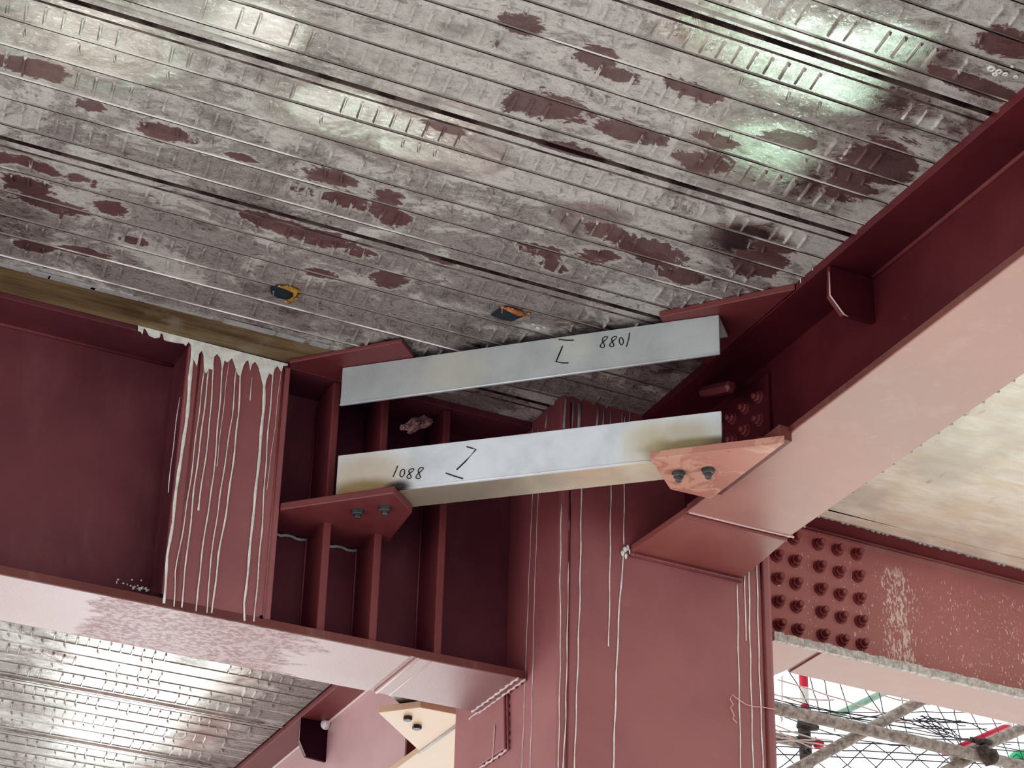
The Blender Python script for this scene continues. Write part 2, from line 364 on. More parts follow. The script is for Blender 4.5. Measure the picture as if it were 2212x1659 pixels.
def deck():
    bm = bmesh.new(); mats = 2
    X0, X1 = -2.2, 5.345
    # profile across y : (y, z, material of the strip that follows)
    prof = []
    k0, k1 = -3, 11
    for k in range(k0, k1+1):
        y = Y0 + k*PITCH
        prof += [(y-.052, ZT, 0), (y-.046, ZT-.014, 0), (y-.030, ZT-.014, 0), (y-.026, ZT+.035, 1), (y+.016, ZT+.035, 1), (y+.020, ZT, 0), (y+.062, ZT+.0, 0), (y+.066, ZT+.008, 1), (y+.074, ZT+.008, 1), (y+.078, ZT, 0)]
        ribs = [.215, .385, .572, .722, .905]
        for fr in ribs:
            yy = y + fr*PITCH
            prof += [(yy-.009, ZT, 2), (yy-.0055, ZT-.006, 2), (yy-.002, ZT+.022, 1), (yy+.007, ZT+.022, 1), (yy+.009, ZT, 0)]
    prof.sort(key=lambda t: t[0])
    full = []
    for a, b in zip(prof, prof[1:]):
        full.append(a); g = b[0]-a[0]
        if g > .05:
            n_ = int(g/.045)
            for i in range(1, n_+1): full.append((a[0]+g*i/(n_+1), ZT, 0))
    full.append(prof[-1])
    nx = 150; rows = []
    for i in range(nx+1):
        x = X0 + (X1-X0)*i/nx
        rows.append([bm.verts.new((x, p[0], p[1])) for p in full])
    for i in range(nx):
        for j in range(len(full)-1):
            f = bm.faces.new((rows[i][j], rows[i+1][j], rows[i+1][j+1], rows[i][j+1])); f.material_index = full[j][2]
    # pressed embossments: low rounded bars hanging a few millimetres under the sheet
    def bar(x, ya, yb, w, d):
        sl = .02
        b0 = [bm.verts.new(q) for q in ((x-w, ya, ZT+.001), (x+w, ya, ZT+.001), (x+w+sl, yb, ZT+.001), (x-w+sl, yb, ZT+.001))]
        t0 = [bm.verts.new(q) for q in ((x-w*.35, ya+w, ZT-d), (x+w*.35, ya+w, ZT-d), (x+w*.35+sl, yb-w, ZT-d), (x-w*.35+sl, yb-w, ZT-d))]
        bm.faces.new(t0)
        for i in range(4): bm.faces.new((b0[i], b0[(i+1) % 4], t0[(i+1) % 4], t0[i]))
    rr = random.Random(4)
    for k in range(k0, k1):
        y = Y0 + k*PITCH
        for (fa, fb, w, d, ph, keep) in ((.09, .195, .0088, .015, 0, .85), (.245, .30, .008, .014, .03, .55), (.42, .545, .0088, .015, .01, .85), (.60, .66, .008, .014, .05, .6), (.75, .88, .0088, .015, .02, .85)):
            x = -2.1 + ph; drop = 0
            while x < 5.15:
                if rr.random() < .03: drop = rr.randint(2, 5)
                if drop > 0: drop -= 1
                elif rr.random() < keep and not (9.70 < y+fb*PITCH < 10.75):
                    bar(x, y+fa*PITCH, y+fb*PITCH, w, d*rr.uniform(.6, 1.15))
                x += .0805
    me = bpy.data.meshes.new('ceiling')
    lay1 = bm.verts.layers.float.new('bare'); lay2 = bm.verts.layers.float.new('sheen')
    for v in bm.verts:
        x, y = v.co.x, v.co.y; b = 0.0
        if 5.5 < y < 11 and x > .8:
            for (cx, cy, ra, rb) in PAT:
                if abs(y-cy) > rb*1.6 or abs(x-cx) > ra*1.6: continue
                d = math.hypot((x-cx)/ra, (y-cy)/rb); b = max(b, 1.25-d*.78)
        else:
            b = .35*math.sin(x*2.1+y*1.3)*math.sin(y*2.9-x)
        s = 0.0
        for (c, r) in SHEEN:
            d = math.hypot((x-c.x)*.8, (y-c.y)*(1.0 if y < 11 else .35))/r; s = max(s, 1-d)
        v[lay1] = max(-.4, min(1, b)); v[lay2] = max(0, min(1, s*1.8))
    for v in bm.verts: v.co = W(v.co)
    bm.to_mesh(me); bm.free()
    me.materials.append(M['deck']); me.materials.append(M['seam']); me.materials.append(M['lip'])
    ob = bpy.data.objects.new('ceiling', me); col.objects.link(ob)
    tag(ob, 'embossed galvanised steel floor deck overhead, crusted with dried cement water', 'ceiling', kind='structure')
    # concrete poured on the deck
    bm = bmesh.new(); box(bm, -2.2, 6.3, 3.6, 19.9, ZT+.05, ZT+.28); box(bm, -12, 6.3, -10, 3.6, ZT-.01, ZT+.28); box(bm, -12, -2.2, 3.6, 19.9, ZT-.01, ZT+.28)
    o = link_mesh('ceiling_slab', bm, 'concrete'); o.name = 'ceiling.001'; tag(o, 'concrete slab lying on the galvanised deck', 'ceiling', kind='structure')
deck()
# torn holes in the deck with foam
def lump(bm, c, r, seed, n_=10):
    rr = random.Random(seed); c = Vector(c)
    for i in range(n_):
        q = c + Vector((rr.uniform(-1, 1)*r[0], rr.uniform(-1, 1)*r[1], rr.uniform(-.6, .6)*r[2]))
        mt = Matrix.Translation(q) @ Matrix.Rotation(rr.random()*3, 4, 'Z') @ Matrix.Diagonal((rr.uniform(.25, .6)*r[0], rr.uniform(.25, .6)*r[1], rr.uniform(.4, .8)*r[2], 1))
        g = bmesh.ops.create_icosphere(bm, subdivisions=2, radius=1, matrix=mt)
        for v in g['verts']: v.co += Vector((rr.uniform(-1, 1), rr.uniform(-1, 1), rr.uniform(-1, 1)))*r[2]*.10
def hole(pix, fo, mat, label, dark='void', nm='torn_opening'):
    t = thing(nm, P(pix[0][0], pix[0][1], 'z', ZT-.01), label, 'hole', 'torn openings in the deck')
    oprism('void_patch', [P(u, v, 'z', ZT-.009) for (u, v) in pix], (0, 0, .006), dark, t, 0)
    bm = bmesh.new()
    pts = [P(u, v, 'z', ZT-.012) for (u, v) in fo]
    tube(bm, pts, [.006+.006*((i*7) % 3) for i in range(len(pts))], 6)
    for i, p in enumerate(pts): lump(bm, p, (.018, .018, .008), i+3, 3)
    link_mesh('foam_edge', bm, mat, t, True)
hole([(583,622),(600,617),(628,625),(637,632),(622,648),(600,644),(586,636)], [(606,619),(622,622),(640,628),(636,640),(625,652)], 'foam', 'jagged dark hole in the deck edged with yellow foam, left of the upper angle')
hole([(1060,681),(1082,668),(1112,672),(1130,684),(1105,695),(1080,690)], [(1088,665),(1100,668),(1122,676),(1133,680)], 'foam_o', 'dark hole in the deck with an orange foam rim, just above the upper angle')
# little white froth blobs
for (pl, lab) in (([(1152,701,4),(1162,709,5),(1176,708,3.5)], 'three tiny white froth rings beside the orange rimmed hole'),
                  ([(2142,148,7),(2158,154,6),(2172,160,5),(2195,166,4),(2187,144,3),(2150,160,5)], 'small white froth blobs on the deck at the upper right')):
    bm = bmesh.new()
    for (u, v, r) in pl:
        c = P(u, v, 'z', ZT-.008); R_ = r*PX*.75
        ring = [c + Vector((math.cos(a*.7)*R_*1.2, math.sin(a*.7)*R_, 0)) for a in range(10)]
        tube(bm, ring, R_*.30 if r < 6 and u < 1500 else R_*.6, 6)
    o = link_mesh('froth_blobs', bm, 'grout', None, True); tag(o, lab, 'residue', kind='stuff')
# plywood strip between deck and girder
obox('formwork_strip', -2.2, 3.66, 9.735, 9.998, ZT-.012, ZT+.01, 'ply', None)
tag(bpy.data.objects['formwork_strip'], 'brown plywood formwork strip running along the top of the long girder', 'formwork')
# ragged cement edge along the strip
bm = bmesh.new(); rr = random.Random(5); x = -2.0
while x < 3.5:
    L = rr.uniform(.08, .3); w = rr.uniform(.006, .02)
    box(bm, x, x+L, 9.735-w, 9.738+w*.5, ZT-.017, ZT-.005); x += L*rr.uniform(.9, 1.3)
o = link_mesh('cement_crust', bm, 'grout_dark'); tag(o, 'ragged grey cement crust between the plywood strip and the metal deck', 'residue', kind='stuff')

# ================================================================== GIRDER A (long left girder)
A = thing('plate_girder', (1.5, 10.285, 4.336), 'deep dark red plate girder running from the left edge to the column', 'girder')
AX0, AX1 = -2.2, 4.83
ZB = 4.336
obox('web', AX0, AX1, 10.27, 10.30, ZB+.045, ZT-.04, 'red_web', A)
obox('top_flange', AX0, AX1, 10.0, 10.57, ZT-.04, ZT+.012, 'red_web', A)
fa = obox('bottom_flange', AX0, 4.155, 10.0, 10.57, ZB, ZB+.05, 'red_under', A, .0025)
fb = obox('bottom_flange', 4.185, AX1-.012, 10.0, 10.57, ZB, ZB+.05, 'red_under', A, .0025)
# dirty front edge strips
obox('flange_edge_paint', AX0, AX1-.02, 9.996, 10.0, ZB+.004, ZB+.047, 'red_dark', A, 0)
obox('splice_weld', 4.155, 4.188, 10.0, 10.57, ZB+.008, ZB+.05, 'weld', A)
bm = bmesh.new(); tube(bm, [(4.20, 10.0, ZB+.001), (4.20, 10.3, ZB), (4.20, 10.57, ZB+.001)], .007); tube(bm, [(4.275, 10.01, ZB+.001), (4.275, 10.57, ZB+.001)], .0045)
link_mesh('weld_bead', bm, 'caulk', A, True)
for xx in (4.775, 4.815):
    pts = [(xx+.004*math.sin(i*1.9+xx*50), 9.995+.575*i/26, ZB-.001) for i in range(27)]
    otube('caulk_line', pts, [.007+.003*math.sin(i*2.3) for i in range(27)], 'caulk', A, 6)
# fillet welds web / flanges
otube('weld_bead', [(AX0, 10.266, ZT-.043), (2.79, 10.266, ZT-.043)], .012, 'weld', A)
otube('weld_bead', [(AX0, 10.266, ZB+.052), (AX1, 10.266, ZB+.052)], .012, 'weld', A)
# cover panel boxing the girder
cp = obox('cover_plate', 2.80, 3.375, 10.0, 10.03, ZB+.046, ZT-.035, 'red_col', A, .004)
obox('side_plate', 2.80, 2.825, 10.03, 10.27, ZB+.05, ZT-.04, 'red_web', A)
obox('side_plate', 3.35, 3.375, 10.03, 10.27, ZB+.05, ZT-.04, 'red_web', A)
otube('weld_bead', [(3.335, 9.999, ZB+.05), (3.335, 9.999, ZT-.04)], .006, 'weld', A)
otube('weld_bead', [(2.865, 9.999, ZB+.05), (2.865, 9.999, ZT-.04)], .005, 'weld', A)
for (u, v, r) in ((347, 1287, .012), (565, 1333, .010)):
    c = P(u, v, 'y', 9.996); o = otube('drain_hole', [c, c+Vector((0, .004, 0))], r, 'black', A, 12)
# stiffeners
for xs in (3.655, 3.945, 4.315):
    bm = bmesh.new(); c = .045; z0, z1 = ZB+.05, ZT-.04
    prism(bm, [(xs-.022, 10.02, z0), (xs-.022, 10.27-c, z0), (xs-.022, 10.27, z0+c), (xs-.022, 10.27, z1-c), (xs-.022, 10.27-c, z1), (xs-.022, 10.02, z1)], (.044, 0, 0))
    link_mesh('stiffener', bm, 'red', A, bevel=.004)
    otube('weld_bead', [(xs-.026, 10.266, z0+.05), (xs-.026, 10.266, z1-.05)], .006, 'weld', A)
    bm = bmesh.new(); tube(bm, [(xs-.05, 10.03, z0), (xs+.05, 10.03, z0)], .012); link_mesh('weld_bead', bm, 'weld', A, True)
# front gusset (lower) with two bolts
g = oprism('gusset_plate', [(3.378, 9.99, 5.0), (3.82, 9.523, 5.0), (3.996, 9.694, 5.0), (4.03, 10.08, 5.0), (4.03, 10.27, 5.0), (3.378, 10.27, 5.0)], (0, 0, .043), 'red', A, .003)
for (u, v) in ((773, 1103), (832, 1096)):
    hexbolt('bolt', P(u, v, 'z', 5.0), (0, 0, -1), 'bolt_grey', g, .030, .024, .045, .016)
for (x0, x1) in ((3.39, 3.63), (3.68, 3.92)):
    pts = [(x0+(x1-x0)*i/8, 10.262, 4.992+.006*math.sin(i*1.7)) for i in range(9)]
    otube('weld_bead', pts, .009, 'grout_dark', g)
# upper gusset under the deck
oprism('gusset_plate', [(3.345, 9.945, 5.85), (3.79, 9.455, 5.85), (4.0, 9.66, 5.85), (4.0, 10.02, 5.85), (3.38, 10.02, 5.85)], (0, 0, .024), 'red', A, .002)
# rear gusset (hidden mostly) for the far brace
oprism('gusset_plate', [(3.40, 10.58, 4.80), (3.82, 11.04, 4.80), (4.0, 10.87, 4.80), (4.0, 10.31, 4.80), (3.40, 10.31, 4.80)], (0, 0, .04), 'red', A, .002)
# cement wash along the top of the cover plate
def fringe(parent, top, low, y, mat, name):
    bm = bmesh.new(); n_ = len(top)
    T = [P(u, v, 'y', y) for (u, v) in top]; B = [P(u, v, 'y', y) for (u, v) in low]
    ta = [bm.verts.new(p) for p in T]; ba = [bm.verts.new(p) for p in B]
    tb = [bm.verts.new(p+Vector((0, .006, 0))) for p in T]; bb = [bm.verts.new(p+Vector((0, .006, 0))) for p in B]
    for i in range(n_-1):
        bm.faces.new((ta[i], ta[i+1], ba[i+1], ba[i])); bm.faces.new((ba[i], ba[i+1], bb[i+1], bb[i])); bm.faces.new((ta[i+1], ta[i], tb[i], tb[i+1]))
    return link_mesh(name, bm, mat, parent)
tops, lows = [], []
prof_low = [(298,714),(305,716),(308,722),(311,708),(316,712),(322,724),(335,730),(345,729),(348,718),(352,722),(355,734),(370,738),(390,741),(398,742),(402,747),(408,738),(413,744),(414,760),(420,778),(426,790),(430,765),(436,757),(440,765),(441,800),(446,806),(452,796),(460,798),(463,770),(470,764),(476,772),(481,798),(485,778),(492,782),(502,773),(508,790),(514,808),(520,812),(526,790),(532,780),(537,778),(541,800),(545,786),(552,781),(558,790),(564,812),(571,842),(576,820),(582,806),(590,810),(594,796),(600,790),(606,800),(609,802),(612,790),(622,789)]
for (u, v) in prof_low:
    lows.append((u, v)); tops.append((u, 703 + (u-298)*(786-703)/(622-298)))
fringe(A, tops, lows, 9.99, 'grout', 'cement_wash')
D1 = [([(418,742),(408,851),(402,922),(386,1017),(373,1129),(362,1201),(354,1303)], 6.5), ([(388,858),(370,997),(364,1064)], 1.8),
      ([(441,803),(424,939),(410,1051),(393,1159),(379,1235),(376,1310)], 2.8), ([(451,800),(437,922),(420,1051),(406,1184),(398,1241),(393,1312)], 3.6),
      ([(462,790),(451,939),(428,1102)], 3.2), ([(481,790),(475,871),(461,1034),(444,1140),(436,1201),(428,1268),(424,1320)], 3.4),
      ([(495,776),(480,905),(468,1007)], 1.6), ([(510,800),(502,898),(485,1007),(470,1110),(462,1157),(450,1268),(448,1324)], 3.0),
      ([(520,805),(515,898),(502,1014),(488,1110),(472,1201),(458,1324)], 4.2), ([(571,830),(569,888),(556,1031),(546,1120),(539,1201),(528,1302),(529,1341)], 5.5),
      ([(591,803),(580,922),(573,1024),(566,1140),(558,1235),(549,1342)], 3.2), ([(607,800),(594,922),(576,1058)], 1.3), ([(544,815),(541,865)], 2)]
for i, (pl, w) in enumerate(D1):
    drip(A, pl, 'y', 9.994, w*PX, blob=(i == 4), wmul=(lambda t: 1.5-.6*t) if i in (0, 9) else None)
# splashes at the foot of the web
bm = bmesh.new(); rr = random.Random(8)
for i in range(70):
    t = rr.random()**.6; u = 250+t*95+rr.uniform(-8, 8); v = 1262+(u-250)*.22 - abs(rr.gauss(0, 7))
    p = P(u, v, 'y', 9.994) if v > 1268+(u-250)*.2 else P(u, v, 'y', 10.265)
    tube(bm, [p, p+Vector((0, 0, -rr.uniform(.004, .016)))], rr.uniform(.002, .006), 5)
link_mesh('cement_splashes', bm, 'grout', A)

# ================================================================== COLUMN
CO = thing('box_column', (5.49, 10.285, -2.9), 'large red steel box column streaked with pale cement drips', 'column')
bm = bmesh.new(); box(bm, 4.83, 6.15, 9.63, 10.94, -2.9, 6.17)
link_mesh('shaft', bm, 'red_col', CO, bevel=.012)
otube('weld_bead', [(4.885, 9.629, -1), (4.885, 9.629, 5.85)], .006, 'weld', CO)
otube('weld_bead', [(6.085, 9.628, -1), (6.085, 9.628, 5.6)], .010, 'weld', CO)
cpt = oprism('patch_plate', [P(1093,1503,'x',4.83), P(1095,1618,'x',4.83), P(1038,1657,'x',4.83), P(1020,1552,'x',4.83)], (-.016, 0, 0), 'red_col', CO, .003)
for a, b_ in (((1130,1470),(1015,1552)), ((1095,1620),(1036,1660)), ((1097,1500),(1098,1618))):
    q0, q1 = P(*a, 'x', 4.82), P(*b_, 'x', 4.82)
    pts = [q0.lerp(q1, i/14)+Vector((0, 0, .004*math.sin(i*2.1))) for i in range(15)]
    otube('caulk_line', pts, [.007+.0025*math.sin(i*2.7) for i in range(15)], 'caulk' if a[0] != 1097 else 'red_dark', CO, 6)
drip(CO, [(1068,1566),(1067,1590),(1064,1640)], 'x', 4.81, 4*PX, 'caulk', wmul=lambda t: 1.8-1.2*t)
for (pl, w) in (([(1150,925),(1150,1068),(1142,1252),(1135,1441),(1131,1555),(1127,1659),(1125,1690)], 2.0), ([(1162,925),(1162,1068),(1154,1283),(1148,1555),(1144,1690)], 2.2)):
    drip(CO, pl, 'x', 4.827, w*PX)
for (pl, w) in (([(1213,1087),(1210,1252),(1211,1378),(1208,1555),(1206,1690)], 2.2), ([(1234,1000),(1227,1315),(1222,1555),(1215,1690)], 3.2), ([(1257,1000),(1253,1280),(1246,1500),(1240,1690)], 3.4),
                ([(1321,1000),(1317,1280),(1315,1396)], 3.2), ([(1350,900),(1348,1176)], 3.2), ([(1348,1195),(1339,1290),(1333,1420),(1324,1690)], 4.0),
                ([(1593,1262),(1595,1400),(1601,1690)], 3.4), ([(1609,1240),(1610,1320),(1612,1384)], 3.0), ([(1618,1228),(1620,1380),(1628,1690)], 3.6), ([(1635,1215),(1640,1430),(1650,1690)], 3.6)):
    drip(CO, pl, 'y', 9.626, w*PX)
for (u, v0, v1, w) in ((1182,880,925,2.2),(1222,856,925,7),(1238,866,925,7),(1253,872,925,10),(1292,880,925,7),(1305,884,925,5),(1321,888,925,4),(1345,890,925,5),(1362,888,920,4)):
    drip(CO, [(u, v0), (u-1, (v0+v1)/2), (u-3, v1)], 'y', 9.626, w*PX, 'grout_dark')
bm = bmesh.new()
for (u, v, r) in ((1350,1186,.014),(1345,1194,.012),(1356,1182,.010),(1352,1200,.009),(1360,1190,.006)):
    c = P(u, v, 'y', 9.62); tube(bm, [c+Vector((0, 0, .012)), c, c+Vector((0, 0, -.02))], [r*.6, r, r*.4], 8)
link_mesh('grout_lump', bm, 'grout', CO, True)

# ================================================================== BEAM B (right, towards the camera)
B = thing('floor_beam', (5.62, 7.0, 5.08), 'red floor beam rising to the upper right with a broad pink underside', 'beam')
BY0, BY1 = 2.6, 9.63; ZF = 5.079
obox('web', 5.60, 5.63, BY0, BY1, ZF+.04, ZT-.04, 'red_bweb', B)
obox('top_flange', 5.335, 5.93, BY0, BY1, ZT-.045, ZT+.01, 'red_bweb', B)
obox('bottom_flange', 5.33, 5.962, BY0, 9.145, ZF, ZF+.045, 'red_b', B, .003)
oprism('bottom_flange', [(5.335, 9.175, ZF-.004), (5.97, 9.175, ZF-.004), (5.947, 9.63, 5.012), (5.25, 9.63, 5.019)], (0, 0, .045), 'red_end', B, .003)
obox('splice_weld', 5.335, 5.985, 9.14, 9.18, ZF+.010, ZF+.04, 'weld', B)
otube('weld_bead', [(5.34, 9.138, ZF-.001), (5.65, 9.14, ZF-.002), (5.985, 9.138, ZF-.001)], .006, 'caulk', B)
otube('weld_bead', [(5.335, 9.186, ZF-.004), (5.97, 9.186, ZF-.004)], .008, 'weld', B)
otube('weld_bead', [(5.25, 9.622, 5.015), (5.6, 9.622, 5.012), (5.947, 9.622, 5.008)], .017, 'weld', B)
otube('weld_bead', [(5.27, 9.60, 5.004), (5.94, 9.60, 4.998)], .006, 'weld', B)
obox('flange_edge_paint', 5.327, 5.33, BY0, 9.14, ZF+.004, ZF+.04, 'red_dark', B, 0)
otube('weld_bead', [(5.596, BY0, ZT-.05), (5.596, 7.73, ZT-.05)], .013, 'weld', B)
otube('weld_bead', [(5.596, BY0, ZF+.048), (5.596, 9.1, ZF+.048)], .012, 'weld', B)
oprism('stiffener', [(5.60, 7.745, ZT-.045), (5.35, 7.745, ZT-.045), (5.34, 7.745, 5.665), (5.415, 7.745, 5.575), (5.60, 7.745, 5.585)], (0, .03, 0), 'red_bweb', B, .002)
otube('weld_bead', [(5.343, 7.743, 5.80), (5.341, 7.743, 5.665), (5.416, 7.743, 5.578), (5.44, 7.743, 5.572)], .004, 'caulk', B)
sp = obox('splice_plate', 5.578, 5.60, 8.705, 9.56, 5.17, 5.77, 'red_bweb', B, .002)
for i in range(5):
    for j in range(4):
        hexbolt('bolt', (5.578, 8.79+i*.135, 5.66-j*.135), (-1, 0, 0), 'bolt', sp, .030, .024, .045)
bm = bmesh.new(); q0, q1 = Vector((5.42, 9.10, 5.80)), Vector((5.38, 8.755, 5.655))
tube(bm, [q0, q0.lerp(q1, .5), q1, q1+Vector((.0, -.012, .0))], [.03, .036, .034, .02], 6)
link_mesh('bent_offcut', bm, 'red', B)
# drips hanging at the deck edge
bm = bmesh.new()
for (u, v, l) in ((1705,618,12),(1712,610,12),(1729,600,14),(1755,575,12),(1971,376,14),(1980,372,16),(1985,374,6),(2036,322,10),(1895,455,6)):
    p = P(u, v, 'x', 5.333); tube(bm, [p, p+Vector((0, 0, -l*PX*.9))], [.004, .0025], 5)
link_mesh('hanging_drips', bm, 'grout', B)
# gusset on beam B
gB = oprism('gusset_plate', [(4.788, 8.564, 5.0), (5.276, 8.100, 5.0), (5.276, 8.810, 5.0), (5.04, 8.812, 5.0)], (0, 0, .043), 'gusset_worn', B, .002)
# plate front edge is welded to the lower edge of the flange
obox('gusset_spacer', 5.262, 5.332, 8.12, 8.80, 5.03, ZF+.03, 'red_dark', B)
for (u, v) in ((1466, 1021), (1530, 1014)):
    hexbolt('bolt', P(u, v, 'z', 5.0), (0, 0, -1), 'bolt_grey', gB, .030, .026, .05, .018)
oprism('gusset_plate', [(4.862, 8.59, 5.85), (5.33, 8.03, 5.85), (5.335, 8.9, 5.85), (5.12, 8.83, 5.85)], (0, 0, .036), 'red', B, .002)
# ================================================================== BEAM C (behind the girder)
C = thing('floor_beam', (5.60, 15.0, 4.83), 'pink floor beam beyond the long girder, seen below it left of the column', 'beam')
obox('web', 5.585, 5.62, 10.94, 19.5, 4.87, ZT-.04, 'pink_web', C)
obox('top_flange', 5.36, 5.90, 10.94, 19.5, ZT-.045, ZT+.01, 'red', C)
obox('bottom_flange', 5.33, 5.93, 10.94, 19.5, 4.83, 4.875, 'gusset_pale', C)
otube('weld_bead', [(5.58, 11, ZT-.05), (5.58, 19.4, ZT-.05)], .013, 'caulk', C)
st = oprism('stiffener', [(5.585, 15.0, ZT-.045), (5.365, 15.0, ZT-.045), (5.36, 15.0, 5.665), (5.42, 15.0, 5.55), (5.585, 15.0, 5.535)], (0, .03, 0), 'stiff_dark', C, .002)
otube('weld_bead', [(5.36, 14.995, 5.86), (5.36, 14.995, 5.665), (5.42, 14.995, 5.55)], .0035, 'caulk', st)
c = P(703, 1566, 'y', 14.99); hexbolt('bolt', c, (0, -1, 0), 'bolt_glint', st, .034, .03, .05, .022)  # sky glint through the plate, painted as a white bolt
gC = oprism('gusset_plate', [(4.82, 12.08, 4.83), (5.01, 11.87, 4.83), (5.33, 11.87, 4.83), (5.33, 12.60, 4.83)], (0, 0, .045), 'gusset_pale', C, .002)
for (u, v) in ((881, 1548), (901, 1567)):
    hexbolt('bolt', P(u, v, 'z', 4.83), (0, 0, -1), 'bolt_dark', gC, .030, .026, .02, .02, False)
otube('weld_bead', [(5.335, 11.9, 4.826), (5.335, 12.62, 4.826)], .010, 'grout_dark', gC)
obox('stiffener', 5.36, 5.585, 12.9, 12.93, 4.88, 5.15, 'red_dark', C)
# ================================================================== BEAM D (far right, bolted splice)
dsl = .028
def dd(x, y, z): return (x, y + (x-6.47)*dsl, z)
Dm = thing('floor_beam', (7.6, 10.3, 4.92), 'red beam at the far right with a bolted splice, running off the edge', 'beam')
def dbox(name, x0, x1, y0, y1, z0, z1, mat, parent, bevel=.0015):
    return oprism(name, [dd(x0, y0, z0), dd(x1, y0, z0), dd(x1, y1, z0), dd(x0, y1, z0)], (0, 0, z1-z0), mat, parent, bevel)
dbox('web', 6.15, 11, 10.265, 10.29, 4.95, 5.80, 'red_splash', Dm)
dbox('top_flange', 6.15, 11, 10.10, 10.45, 5.80, 5.85, 'red', Dm)
dbox('bottom_flange', 6.79, 11, 10.09, 10.47, 4.92, 4.96, 'red_b', Dm)
oprism('bottom_flange', [(6.15, 10.09, 4.92), (6.755, 10.1, 4.92), (6.755, 10.46, 4.92), (6.70, 10.74, 4.92), (6.15, 10.86, 4.92)], (0, 0, .04), 'red_b', Dm)
dbox('splice_weld', 6.75, 6.79, 10.10, 10.46, 4.93, 4.955, 'weld', Dm)
bm = bmesh.new()
tube(bm, [dd(6.25, 10.258, 5.795), dd(11, 10.258, 5.795)], .013)
link_mesh('weld_bead', bm, 'weld', Dm, True)
dbox('paint_band', 6.9, 11, 10.262, 10.265, 5.745, 5.79, 'red_b', Dm, 0)
# splice plate and bolts
sD = dbox('splice_plate', 6.16, 7.24, 10.250, 10.266, 5.02, 5.765, 'red_splash', Dm, .001)
for i, x in enumerate((6.583, 6.712, 6.89, 7.03, 7.171)):
    for j in range(5):
        hexbolt('bolt', dd(x, 10.243-.0, 5.690-.1475*j-.004*(i % 2)), (0, -1, 0), 'bolt', sD, .034, .028, .062, .021)
# grout on the flange edge
bm = bmesh.new(); rr = random.Random(2); x = 6.44
while x < 9.2:
    L = rr.uniform(.02, .07); h = rr.uniform(.0, .012)
    a = dd(x, 10.078, 4.917-h*.4); bm2 = [dd(x, 10.078, 0), dd(x+L, 10.078, 0)]
    prism(bm, [(a[0], a[1]-h*.3, 4.918-h*.3), (a[0]+L, a[1]+L*dsl, 4.918-h*.2), (a[0]+L, a[1]+L*dsl, 4.962+h), (a[0], a[1], 4.962+h*.7)], (0, .03, 0)); x += L
link_mesh('grout_line', bm, 'concrete', Dm)
# ================================================================== CONCRETE SOFFIT right
bm = bmesh.new(); box(bm, 5.97, 11, -10, 10.02, 5.80, 6.1)
prism(bm, [dd(5.9, 10.0, 5.80), dd(11, 9.98, 5.80), dd(11, 10.10, 5.80), dd(5.9, 10.10, 5.80)], (0, 0, .3))
o = link_mesh('ceiling_soffit', bm, 'soffit'); o.name = 'ceiling.002'
tag(o, 'pale board-marked concrete soffit at the right, between the two floor beams', 'ceiling', kind='structure')
bm = bmesh.new(); rr = random.Random(3)
x = 6.7
while x < 9.0:
    L = rr.uniform(.015, .05); h = rr.uniform(.0, .014)
    q = dd(x, 10.094, 5.797); prism(bm, [q, (q[0]+L, q[1], q[2]), (q[0]+L*.6, q[1], q[2]-h), (q[0]+L*.3, q[1], q[2]-h*.8)], (0, .008, 0)); x += L
for i in range(16):
    y = 7.2+i*.12+rr.uniform(-.03, .03); s = rr.uniform(.004, .009)
    box(bm, 5.962, 5.968+s, y, y+s*1.5, ZF+.0, ZF+.012)
o = link_mesh('mortar_crumbs', bm, 'grout_dark'); tag(o, 'tiny mortar crumbs along the edges of the pale soffit', 'residue', kind='stuff')

# ================================================================== STEEL ANGLES
def angle(name, label, a, b, n, zlo, zhi, leg, th, mat, flip=False, parent=None):
    a, b, n = Vector((*a, 0)), Vector((*b, 0)), Vector((*n, 0)).normalized()
    t = thing(name, (a.x, a.y, zlo), label, 'steel angle')
    v = oprism('vertical_leg', [(a.x, a.y, zlo), (b.x, b.y, zlo), (b.x, b.y, zhi), (a.x, a.y, zhi)], n*th, mat, t, .002)
    zh = (zhi-th) if flip else zlo
    a1, b1 = a+n*th, b+n*th
    oprism('horizontal_leg', [(a1.x, a1.y, zh), (b1.x, b1.y, zh), (b.x+n.x*leg, b.y+n.y*leg, zh), (a.x+n.x*leg, a.y+n.y*leg, zh)], (0, 0, th), mat, t, .002)
    return t, v
nL = (.674, .739); aL = (3.600, 9.788); bL = (5.110, 8.411)
nLv = Vector((.674, .739, 0))
def onL(u, v, off=0.0): 
    return PN(u, v, (.674, .739, 0), (3.864-.674*off, 9.547-.739*off, 0))
def Wm(u, v): return W(onL(u, v))
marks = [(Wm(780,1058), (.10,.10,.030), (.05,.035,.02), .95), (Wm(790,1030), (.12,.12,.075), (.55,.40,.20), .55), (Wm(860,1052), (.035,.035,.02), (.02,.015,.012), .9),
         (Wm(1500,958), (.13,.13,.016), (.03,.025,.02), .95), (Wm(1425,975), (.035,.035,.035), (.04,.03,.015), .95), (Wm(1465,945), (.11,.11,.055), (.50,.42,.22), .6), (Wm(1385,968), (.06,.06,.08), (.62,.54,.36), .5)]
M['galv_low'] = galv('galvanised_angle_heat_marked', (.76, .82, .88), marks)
M['galv_low_leg'] = galv('galvanised_angle_underleg', (.60, .54, .43), [(Wm(1270,1040), (.09,.09,.09), (.60,.42,.30), .5), (Wm(960,1075), (.26,.26,.2), (.24,.21,.17), .8)])  # wide dark blob paints the leg's dimmer reflection towards the left
tL, vL = angle('angle_brace', 'lower galvanised steel angle marked 1088, bolted across the corner on two gussets', aL, bL, nL, 5.045, 5.282, .222, .02, 'galv_low')
